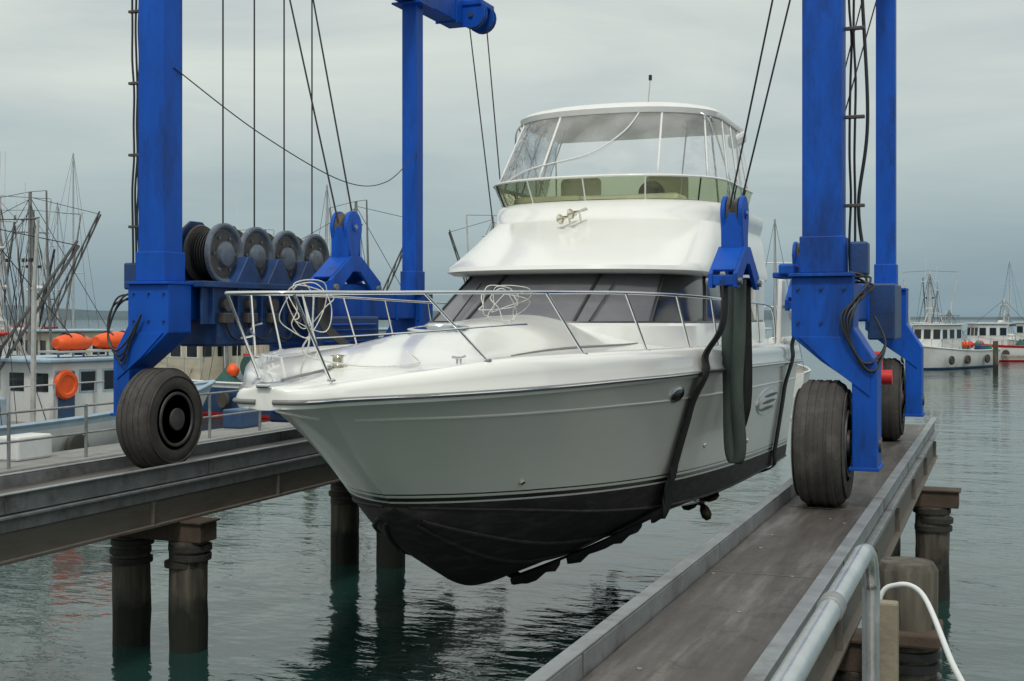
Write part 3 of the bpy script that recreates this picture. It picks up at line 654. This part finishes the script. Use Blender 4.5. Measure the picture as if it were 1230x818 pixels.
lathe('windlass',[(.09,0),(.09,.05),(.045,.07),(.045,.11),(.07,.13),(.0,.14)],(0,8.95,3.15),(0,0,1),CHROME,MY,24)
box('bow_roller',(0,7.98,3.09),(.12,.3,.04),STAIN,MY,.015)
tube('anchor_chain',[(0,8.1,3.12),(0,8.85,3.18)],.012,STEEL,MY,6)
def cleat(x,y,z):
    tube('cleat',cr([(x,y-.12,z+.06),(x,y-.04,z+.05),(x,y+.04,z+.05),(x,y+.12,z+.06)],8),.012,STAIN,MY,8)
    for d in(-.035,.035): cyl('cleat_foot',(x,y+d,z),(x,y+d,z+.05),.01,STAIN,MY,8)
for s in(-1,1):
    cleat(s*.9,9.35,3.21); cleat(s*2.02,13.9,3.26); cleat(s*2.0,18,3.22)
for s in(-.6,.6):
    a=g0[NSD+14+int(s*8)]; b=g1[NSD+14+int(s*8)]; tube('wiper',[a+Vector((0,-.03,.02)),a.lerp(b,.75)+Vector((.12*s,-.04,.02))],.010,BLACKT,MY,6)
def dh(y):
    for a,b in zip(Dc,Dc[1:]):
        if a.y<=y<=b.y: return a.x+(b.x-a.x)*(y-a.y)/max(1e-6,b.y-a.y)
    return .1
RT=[(0,7.72,3.77),(.24,7.76,3.77),(.38,7.98,3.775),(.50,8.4,3.78),(.83,8.95,3.79),(1.18,9.6,3.80),(1.46,10.3,3.81),(1.70,11.1,3.82),(1.87,12,3.82),(2.0,13.2,3.81),(2.05,14.6,3.79),(2.06,16,3.77),(2.05,17.2,3.74),(2.04,17.6,3.65),(2.04,17.75,3.45),(2.04,17.8,3.2)]
rr=cr(RT,90)
rail=[Vector((-p.x,p.y,p.z)) for p in rr[::-1]]+rr[1:]
tube('bow_rail',rail,.0155,STAIN,MY,10)
def rp_(y):
    for a,b in zip(rr,rr[1:]):
        if a.y<=y<=b.y: return a.lerp(b,(y-a.y)/max(1e-6,b.y-a.y))
    return rr[-1]
for s in(-1,1):
    for yt,yb in((7.80,8.3),(8.9,9.45),(10.1,10.6),(11.3,11.75),(12.5,12.9),(13.7,14.0),(15.0,15.2),(16.3,16.4)):
        a=rp_(yt); x=dh(yb)-.11; tube('stanchion',[(s*a.x,a.y,a.z),(s*x,yb,3.0+gh_(yb)-.02)],.0125,STAIN,MY,8)
        lathe('stanchion_base',[(.035,0),(.035,.012),(.02,.02)],(s*x,yb,2.99+gh_(yb)),(0,0,1),STAIN,MY,14)
    mid=[]
    for y in [7.95+.1*i for i in range(19)]:
        a=rp_(y); x=dh(min(19,y+.25))-.11; mid.append((s*(a.x*.5+x*.5),y+.1,(a.z+3.0+gh_(y))/2))
    tube('mid_rail',mid,.008,STAIN,MY,6)
def coil(name,c,nl,w_,h,seed,r=.0042):
    q=random.Random(seed)
    for i in range(nl):
        pts=[]; x0=q.uniform(-w_*.35,w_*.35); ww=q.uniform(.3,1)*w_; hh=q.uniform(.5,1.15)*h; tl=q.uniform(-.6,.6)
        for k in range(6):
            a=2*math.pi*k/6; dx=ww*.5*math.cos(a); dz=hh*.5*math.sin(a)
            pts.append((c[0]+x0+dx+dz*tl+q.uniform(-.08,.08),c[1]+q.uniform(-.08,.08)+.15*math.cos(a),c[2]-hh*.5+dz+q.uniform(-.06,.06)))
        tube(name,cr(pts,44,True),r,ROPE,MY,6,True)
coil('rope_coil',(.02,8.35,3.83),4,.22,.5,3); coil('rope_coil',(1.13,9.75,3.84),5,.42,.34,9)
tube('mooring_rope',cr([(.1,8.4,3.8),(.05,8.45,3.5),(-.1,8.6,3.3),(.25,8.9,3.2),(.6,9.2,3.22),(.3,9.6,3.3)],40),.007,ROPE,MY,6)
tube('mooring_rope',cr([(.05,8.3,3.8),(.12,8.3,3.45),(.02,8.35,3.2),(-.2,8.7,3.16)],30),.007,ROPE,MY,6)
def hull_disc(y,z,ry,rz,mat,name,off=.0,th=.02,s=1):
    p=hpt(y,z); p2=hpt(y+.1,z); p3=hpt(y,z+.08)
    a=(p2-p).normalized(); b=(p3-p).normalized(); nrm=b.cross(a).normalized()
    if nrm.x<0: nrm=-nrm
    V=[];n=32
    for h,f in((-.03,1),(th,1),(th+.008,.85),(th+.008,0.01)):
        for k in range(n):
            t=2*math.pi*k/n; q=p+a*ry*f*math.cos(t)+b*rz*f*math.sin(t)+nrm*(h+off); V.append(Vector((s*q.x,q.y,q.z)))
    F=[(i*n+k,i*n+(k+1)%n,(i+1)*n+(k+1)%n,(i+1)*n+k) for i in range(3) for k in range(n)]
    return mesh(name,V,F,mat,MY,True,40)
for s in(-1,1):
    hull_disc(12.5,2.80,.19,.085,STAIN,'porthole_frame',0,.012,s); hull_disc(12.5,2.80,.165,.065,BGLASS,'porthole_glass',.0,.02,s)
    hull_disc(17.1,2.45,.75,.19,STAIN,'engine_vent_rim',0,.012,s); hull_disc(17.1,2.45,.69,.155,GEL,'engine_vent_panel',.0,.02,s)
    for k in(-1,0,1): hull_disc(17.1+.10*k,2.45+.085*k,.5,.022,BLACKT,'engine_vent_slot',.028,.004,s)
    for yy,zz in((16.1,2.0),(13.9,2.15),(18.6,2.1)): hull_disc(yy,zz,.03,.03,CHROME,'drain_fitting',0,.012,s)
hull_disc(10.6,2.1,.025,.025,CHROME,'bow_eye',0,.02,1)
box('swim_platform',(0,20.2,1.95),(3.7,.8,.12),GEL,MY,.05)
for s in(-1,1):
    tube('prop_shaft',[(s*.75,15.6,1.10),(s*.75,18.7,.80)],.03,STAIN,MY,10)
    tube('shaft_strut',[(s*.75,18.35,.83),(s*.75,18.2,1.3)],.035,PROPB,MY,8)
    lathe('prop_hub',[(.03,-.12),(.07,-.05),(.06,.08),(.02,.15)],(s*.75,18.75,.79),(0,1,-.1),PROPB,MY,16)
    for k in range(4):
        a=k*math.pi/2+.4; V=[]
        for rr_,wd in((.05,.05),(.15,.13),(.25,.14),(.31,.06)):
            for q in(-1,1):
                aa=a+q*wd/rr_*.5 if rr_>.1 else a+q*.4
                V.append(Vector((s*.75+rr_*math.cos(aa),18.76+q*wd*.35,.79+rr_*math.sin(aa))))
        o=mesh('prop_blade',V,[(0,1,3,2),(2,3,5,4),(4,5,7,6)],PROPB,MY); smd=o.modifiers.new('s','SOLIDIFY'); smd.thickness=.014
    prism('rudder',[(19.1,1.25),(19.4,1.25),(19.45,.72),(19.15,.72)],'x',s*.75-.02,s*.75+.02,PROPB,MY,.01)

# slings (belong to the lift)
def sling(y0,ytop,hxl,hxr,ztop,w_):
    sec=hsec(y0)
    R_=[Vector((hxr,ytop,ztop)),Vector((hxr-.02,ytop-.05,3.5)),Vector((XB+dh(y0)+.03,(y0+ytop)/2,3.2)),Vector((XB+dh(y0)+.045,(y0+ytop)/2-.05,3.0))]
    L_=[Vector((hxl,ytop,ztop)),Vector((hxl+.02,ytop-.05,3.5)),Vector((XB-dh(y0)-.03,(y0+ytop)/2,3.2)),Vector((XB-dh(y0)-.045,(y0+ytop)/2-.05,3.0))]
    def off(p,s): return Vector((XB+s*(p.x+.03),p.y,p.z-.035))
    allp=R_+[off(p,1) for p in sec[2::2]]+(L_+[off(p,-1) for p in sec[2::2]])[::-1]
    allp=cr(allp,120)
    strap('sling',allp,(0,1,0),w_,SLING,TL,.02)
    return allp
s1=sling(12.95,13.10,HX_L,HX_R,3.98,.26)
s2=sling(18.3,18.4,-7.5,-2.75,3.76,.26)
for a,b,wd in((30,42,.18),(43,52,.24),(53,60,.22)):
    P=[s1[i] for i in range(a,b)]
    rows=[]
    for i,p in enumerate(P):
        e_=.75+.25*math.sin(math.pi*i/(len(P)-1))
        wv=(wd+.03*math.sin(i*1.9)+R.uniform(0,.03))*e_; th=(.05+R.uniform(0,.05))*e_
        rows.append([p+Vector((0,-wv,0)),p+Vector((.0,-wv*.8,-th*1.2)),p+Vector((0,0,-th*1.6)),p+Vector((0,wv*.8,-th)),p+Vector((0,wv,0)),p+Vector((0,0,.01))])
    grid('chafe_sleeve',rows,SLING,TL,True,(True,True),sharp=60)
x=HX_R; y=13.72
pts=[(x-.10,y+.1,4.0),(x-.12,y+.08,3.4),(x-.10,y+.06,2.8),(x-.09,y+.04,2.3),(x-.07,y+.03,2.08),(x-.02,y,1.98),(x+.03,y-.04,2.05),(x+.05,y-.07,2.25),(x+.02,y-.10,2.8),(x+.05,y-.10,3.4),(x+.05,y-.08,4.0)]
strap('spare_webbing',cr(pts,60),(1,-.35,0),.15,SLING2,TL,.012)
y=14.1
pts=[(x-.02,y+.1,4.0),(x-.06,y+.08,3.3),(x-.0,y+.06,2.7),(x-.10,y+.04,2.45),(x-.08,y,2.33),(x-.02,y-.04,2.42),(x+.04,y-.08,2.8),(x+.02,y-.08,4.0)]
strap('spare_webbing',cr(pts,60),(1,.5,0),.15,SLING,TL,.012)

# ---------------------------------------------------------------- harbour boats
def hull_gen(rt,L,B,fb,mats,bow=.55,trans=.8):
    rows=[];n=22
    for i in range(n):
        f=i/(n-1); y=-L/2+L*f
        hw=B/2*(trans+(1-trans)*min(1,f*3)) * (1-max(0,(f-.5)/.5)**2.3); hw=max(hw,.02)
        sz=fb*(1+bow*f**2.5+.08*(1-f)**2)
        rk=max(0,(f-.7)/.3)**1.5
        half=[]
        for q,zz in((1.0,sz),(.985,sz*.86),(.965,sz*.6),(.92,sz*.3),(.87,.14),(.84,.02),(.6,-.35),(.02,-.5)):
            half.append(Vector((hw*q*(1-.35*rk*(1-zz/sz) if zz>0 else .65 if rk>.5 else q),y+rk*.12*L*(zz/sz-.6)*.8,zz)))
        rows.append([Vector((-p.x,p.y,p.z)) for p in half]+half[::-1])
    m=len(rows[0])
    def mf(i,k):
        k=min(k,m-2-k); return 1 if k==0 else 2 if k>=4 else 0
    grid('hull',rows,mats,rt,caps=(True,True),mfn=mf)
    dr=[[r[1]*1,Vector((0,r[1].y,r[1].z+.03)),r[-2]*1] for r in rows]
    grid('deck',dr,DECKW,rt)
    for s in(0,-1): tube('gunwale',[r[s] for r in rows],.05,mats[1],rt,6)
def cabin(rt,c,s,wall,roof,nw=3,rake=.15):
    x,y,z=c; sx,sy,sz=s
    prism('wheelhouse',[(y-sy/2,z),(y+sy/2,z),(y+sy/2-rake,z+sz),(y-sy/2,z+sz)],'x',x-sx/2,x+sx/2,wall,rt,.03)
    box('roof',(x,y-rake/2,z+sz+.05),(sx+.3,sy+.35,.09),roof,rt,.03)
    for q in(-1,1):
        for k in range(nw):
            yy=y-sy/2+sy*(k+.5)/nw-.05
            box('window',(x+q*(sx/2+.006),yy,z+sz*.68),(.02,sy/nw*.62,sz*.32),BGLASS,rt,.02)
            box('window_frame',(x+q*(sx/2+.002),yy,z+sz*.68),(.018,sy/nw*.62+.1,sz*.32+.1),PALEB if wall is WHITEP else WHITEP,rt,.02)
    for k in range(3):
        xx=x-sx/2+sx*(k+.5)/3
        box('windscreen',(xx,y+sy/2-rake*.68+.012,z+sz*.68),(sx/3*.72,.03,sz*.34),BGLASS,rt,.02,(math.atan2(rake,sz),0,0))
        box('aft_window',(xx,y-sy/2-.006,z+sz*.68),(sx/3*.6,.02,sz*.3),BGLASS,rt,.02)
def rig(rt,y,z,h,mat,spread=3,booms=True,seed=1):
    q=random.Random(seed)
    tube('mast',[(0,y,z),(0,y,z+h)],[.11,.07],mat,rt,8)
    for f in(.62,.85): tube('crosstree',[(-.9*f,y,z+h*f),(.9*f,y,z+h*f)],.04,mat,rt,6)
    for s in(-1,1):
        tube('stay',[(0,y,z+h*.97),(s*1.4,y-.6,.8)],.013,CABLE,rt,4); tube('stay',[(0,y,z+h*.97),(s*1.3,y+.8,.9)],.013,CABLE,rt,4)
        tube('stay',[(s*.6,y,z+h*.85),(s*1.4,y-.2,.9)],.011,CABLE,rt,4)
        if booms:
            tube('outrigger',[(s*1.3,y+.3,z*.6),(s*(1.6+.1*spread),y-.2,z+h*.62),(s*(1.5+.25*spread),y-.4,z+h*.98)],[.07,.055,.035],mat,rt,6)
            tube('outrigger_wire',[(0,y,z+h),(s*(1.5+.25*spread),y-.4,z+h*.98)],.012,CABLE,rt,4)
            tube('gallows_leg',[(s*1.35,y-2.4,.9),(s*.5,y-2.1,z+h*.4)],.06,mat,rt,6)
            tube('gallows_stay',[(s*.5,y-2.1,z+h*.4),(0,y,z+h*.9)],.014,CABLE,rt,4)
    if booms:
        for f in(.5,1):
            hw=1.35+(.5-1.35)*f; tube('gallows_bar',[(-hw,y-2.4+.3*f,.9+(z+h*.4-.9)*f),(hw,y-2.4+.3*f,.9+(z+h*.4-.9)*f)],.045,mat,rt,6)
        e_=Vector((.2,y-spread,z+h*.72)); b_=Vector((0,y-.1,z+.5))
        m2=q.choice([WHITEM,DARKMAST,mat])
        tube('cargo_boom',[b_,e_],[.09,.06],m2,rt,6); tube('boom_wire',[(0,y,z+h*.96),e_],.012,CABLE,rt,4)
        tube('boom_wire',[e_,(.2,y-spread,.9)],.012,CABLE,rt,4)
        a0,a1=Vector((-.18,y+.2,z+.4)),Vector((-.12,y+3.0,z+h*.9)); c0,c1=a0+Vector((.0,-.12,.35)),a1+Vector((0,-.05,.12))
        tube('lattice_chord',[a0,a1],.04,DARKMAST,rt,5); tube('lattice_chord',[c0,c1],.04,DARKMAST,rt,5)
        for i in range(9): tube('lattice_web',[a0.lerp(a1,i/9),c0.lerp(c1,(i+1)/9)],.022,DARKMAST,rt,4)
        tube('boom_wire',[(0,y,z+h*.97),a1],.012,CABLE,rt,4)
    tube('forestay',[(0,y,z+h*.97),(0,y+4.2,1.6)],.014,CABLE,rt,4); tube('backstay',[(0,y,z+h*.97),(0,y-4,1)],.014,CABLE,rt,4)
    for _ in range(2): tube('radio_whip',[(q.uniform(-.6,.6),y-.4,z),(q.uniform(-.7,.7),y-.5,z+h*q.uniform(.8,1.3))],.014,WHITEP,rt,4)
    lathe('radar_dome',[(.02,0),(.25,.02),(.28,.1),(.2,.2),(.0,.22)],(0,y+.25,z+h*.45),(0,0,1),WHITEP,rt,16)
    box('floodlight',(.3,y-.1,z+h*.62),(.2,.15,.15),BLACKT,rt,.02); box('floodlight',(-.3,y-.1,z+h*.62),(.2,.15,.15),BLACKT,rt,.02)
def clutter(rt,L,fb,seed,cols,num=9):
    q=random.Random(seed)
    for _ in range(num):
        x=q.uniform(-.9,.9); y=-L/2+q.uniform(.6,L*.36)
        t=q.random()
        if t<.4: box('fish_bin',(x,y,fb+.2),(.6,.5,.4),q.choice(cols),rt,.03,(0,0,q.uniform(-.5,.5)))
        elif t<.7:
            c=(x,y,fb+.45); lathe('float_buoy',[(.0,-.25),(.15,-.2),(.24,-.05),(.24,.05),(.15,.2),(.03,.28)],c,(0,.2,1),q.choice(cols),rt,14)
        elif t<.85:
            rows=[[Vector((x+(.5-.05*j)*math.cos(a*.52)*(1-j*.22)*(1+.15*math.sin(a*2+j)),y+.5*math.sin(a*.52)*(1-j*.22),fb+.05+j*.14)) for a in range(12)] for j in range(5)]
            grid('net_pile',rows,NET,rt,True,(True,True),sharp=80)
        else: lathe('net_drum',[(.1,-.5),(.4,-.5),(.35,-.42),(.28,0),(.35,.42),(.4,.5),(.1,.5)],(0,y,fb+.6),(1,0,0),NET,rt,16)
    for s in(-1,1):
        pts=[]
        for k in range(5):
            y=-L*.1+L*.1*k; x=s*1.35*(1-.12*k*k/6); tube('rail_post',[(x,y,fb*1.0),(x,y,fb+.9)],.02,ALU,rt,5); pts.append((x,y,fb+.9))
        tube('rail',pts,.02,ALU,rt,5)
def fishing_boat(loc,heading,L=11,B=3.6,fb=1.1,cols=(WHITEP,RED,NAVY),wall=WHITEP,roof=WHITEP,mh=6,seed=1,booms=True,rm=None,cl=.26,ch=1.9,cy=.08,fore=True):
    rt=root('fishing_boat',loc,heading)
    hull_gen(rt,L,B,fb,list(cols)); cabin(rt,(0,L*cy,fb*.95),(B*.62,L*cl,ch),wall,roof)
    if fore: box('fore_cabin',(0,L*.26,fb*1.1),(B*.5,L*.14,.6),wall,rt,.06)
    rig(rt,-L*.07,fb+.3,mh,rm or R.choice([GREYM,WHITEM,WHITEM,GREYM]),booms=booms,seed=seed); clutter(rt,L,fb,seed,[ORANGE,RED,NAVY,PALEB,GREENP])
    for s in(-1,1):
        for y in(-L*.25,0,L*.2): lathe('tyre_fender',[(.14,-.08),(.28,-.08),(.32,0),(.28,.08),(.14,.08)],(s*(B/2+.08),y,fb*.55),(1,0,0),RUBBER,rt,16)
    return rt
def sailboat(loc,heading,L=10,mh=13):
    rt=root('sailboat',loc,heading)
    hull_gen(rt,L,3.1,1.0,[WHITEP,WHITEP,NAVY],.3,.7); box('coachroof',(0,.6,1.25),(1.7,L*.38,.5),WHITEP,rt,.12)
    for k in range(3):
        for s in(-1,1): box('window',(s*.856,.0+k*.9,1.3),(.012,.55,.16),BGLASS,rt,.02)
    tube('mast',[(0,1,1.2),(0,1,1.2+mh)],[.08,.05],ALU,rt,8); tube('boom',[(0,1,2.4),(0,-3,2.5)],.06,ALU,rt,8)
    tube('furled_sail',cr([(0,.9,2.55),(0,-.5,2.62),(0,-2,2.6),(0,-2.9,2.58)],12),[.1,.14,.15,.15,.15,.14,.14,.13,.12,.1,.08,.05],NAVY,rt,8)
    for p in((0,L/2,1.3),(0,-L/2,1.1),(1.4,.8,1),(-1.4,.8,1)): tube('stay',[(0,1,1.2+mh),p],.010,CABLE,rt,4)
    for f in(.4,.7): tube('spreader',[(-.8,1,1.2+mh*f),(.8,1,1.2+mh*f)],.025,ALU,rt,5)
    return rt
nb=fishing_boat((-21.8,23.2,0),math.radians(-6),13,3.9,1.12,(WHITEP,PALEB,NAVY),WHITEP,PALEB,4.4,11,True,WHITEM,.17,1.45,.09,False)
box('engine_casing',(0,-1.6,1.4),(1.6,1.4,.7),PALEB,nb,.04)
box('cabin_door',(1.215,.45,1.75),(.03,.5,1.1),NAVY,nb,.01)
lathe('life_ring',[(.20,-.05),(.23,-.08),(.31,-.08),(.35,0),(.31,.08),(.23,.08),(.20,.05)],(1.30,.35,2.0),(1,0,0),ORANGE,nb,28)
lathe('life_ring',[(.2,-.04),(.22,-.07),(.3,-.07),(.34,0),(.3,.07),(.22,.07),(.2,.04)],(1.6,-2.6,1.6),(1,0,0),RED,nb,28)
for y0_,z_,L_ in((1.2,2.95,1.0),(2.6,2.98,1.3)):
    rows=[]
    for i in range(11):
        f=i/10; rad=.24*math.sin(math.pi*(.08+.84*f))**.5
        rows.append([Vector((.6+rad*math.cos(a*.5236)*1.3,y0_-L_/2+L_*f,z_+rad*math.sin(a*.5236))) for a in range(12)])
    grid('orange_raft_bag',rows,ORANGE,nb,True,(True,True),sharp=60)
    for f in(.3,.7): lathe('raft_strap',[(.2,-.02),(.262,-.02),(.262,.02),(.2,.02)],(.6,y0_-L_/2+L_*f,z_),(0,1,0),BLACKT,nb,16)
for y in(1.0,1.8,2.6):
    tube('raft_rack_leg',[(.35,y,1.2),(.35,y,2.76)],.03,ALU,nb,6); tube('raft_rack_leg',[(.85,y,1.2),(.85,y,2.76)],.03,ALU,nb,6)
box('raft_rack',(.6,1.8,2.75),(.8,2.6,.05),ALU,nb,.01)
tube('gangway',[(1.9,-3.6,1.5),(3.1,-5.0,.7)],.06,NAVY,nb,6); tube('gangway',[(1.5,-3.9,1.5),(2.7,-5.3,.7)],.06,NAVY,nb,6)
for i,(x,y,hd,c,wl,mh,bm,t) in enumerate((
    (-41,43,.5,(WHITEP,NAVY,RED),WHITEP,7.4,True,'f'),(-35,39,-.4,(PALEB,WHITEP,NAVY),CREAM,7.0,True,'f'),(-56,64,.2,0,0,13,0,'s'),
    (-46,50,1.0,(WHITEP,RED,NAVY),WHITEP,7.5,True,'f'),(-31,31,.9,(NAVY,WHITEP,RED),WHITEP,4.6,False,'f'),(-33,46,.3,(GREENP,WHITEP,RED),WHITEP,5.5,True,'f'),
    (-39,60,-.2,(WHITEP,NAVY,RED),CREAM,7,True,'f'),(-28,40,1.3,(NAVY,WHITEP,RED),CREAM,3.5,False,'f'),(-31,54,.6,0,0,9,0,'s'),
    (-26,49,-.7,(WHITEP,RED,NAVY),WHITEP,7.2,True,'f'),(-24.5,58,1.2,(NAVY,WHITEP,RED),WHITEP,7.2,True,'f'),(-10.3,61,.2,0,0,7.2,0,'s'),(-11.5,55,-.3,(WHITEP,RED,RED),WHITEP,3,False,'f'),
    (-6,112,.2,(WHITEP,NAVY,RED),WHITEP,6,True,'f'),(-3.9,92,2.7,(WHITEP,WHITEP,NAVY),WHITEP,2.6,False,'f'),(-.6,108,2.0,(WHITEP,RED,RED),WHITEP,3.6,False,'f'),(3.5,125,1.0,(WHITEP,WHITEP,NAVY),WHITEP,4,False,'f'),(6,150,.4,0,0,11,0,'s'),(1,160,.4,0,0,9,0,'s'),(-66,74,.3,0,0,11,0,'s'),(-75,70,.4,0,0,11,0,'s'),(-52,46,.1,(WHITEP,GREENP,RED),WHITEP,7,True,'f'))):
    if t=='s': sailboat((x,y,0),hd,9.5,mh)
    else: fishing_boat((x,y,0),hd,R.uniform(9,11.5),3.4,1.15,c,wl,R.choice([WHITEP,PALEB,RED]) if y<80 else WHITEP ,mh,i+20,bm)
pt=root('pontoon',(-18.6,0,0))
box('deck',(0,26,.42),(1.5,44,.42),PONT,pt,.03); box('rubbing_strake',(.78,26,.48),(.06,44,.16),DECKW,pt,.01)
y=8
while y<48:
    tube('rail_post',[(.6,y,.6),(.6,y,1.75)],.035,STEEL,pt,8); y+=2.2
for z in(1.15,1.72): tube('handrail',[(.6,8,z),(.6,46,z)],.025,STEEL,pt,8)
for y in(12,33,44): cyl('guide_pile',(-.95,y,-3),(-.95,y,2.6),.17,PILE,pt,16)
for y,mt in((15.5,NAVY),(20.5,WHITEP),(24.5,GREENP),(28.5,NAVY)): box('dock_box',(-.4,y,.88),(.6,1.0,.5),mt,pt,.05)
jt=root('mooring_jetty',(0,0,0))
for i in range(9):
    x=3.5+i*2.4-4; y=86+i*.8
    cyl('pile',(x,y,-2),(x,y,2.3+R.uniform(-.3,.4)),.16,PILE,jt,12)
box('walkway',(9.5,90,1.0),(20,1.2,.2),DECKW,jt,.02,(0,0,.32))
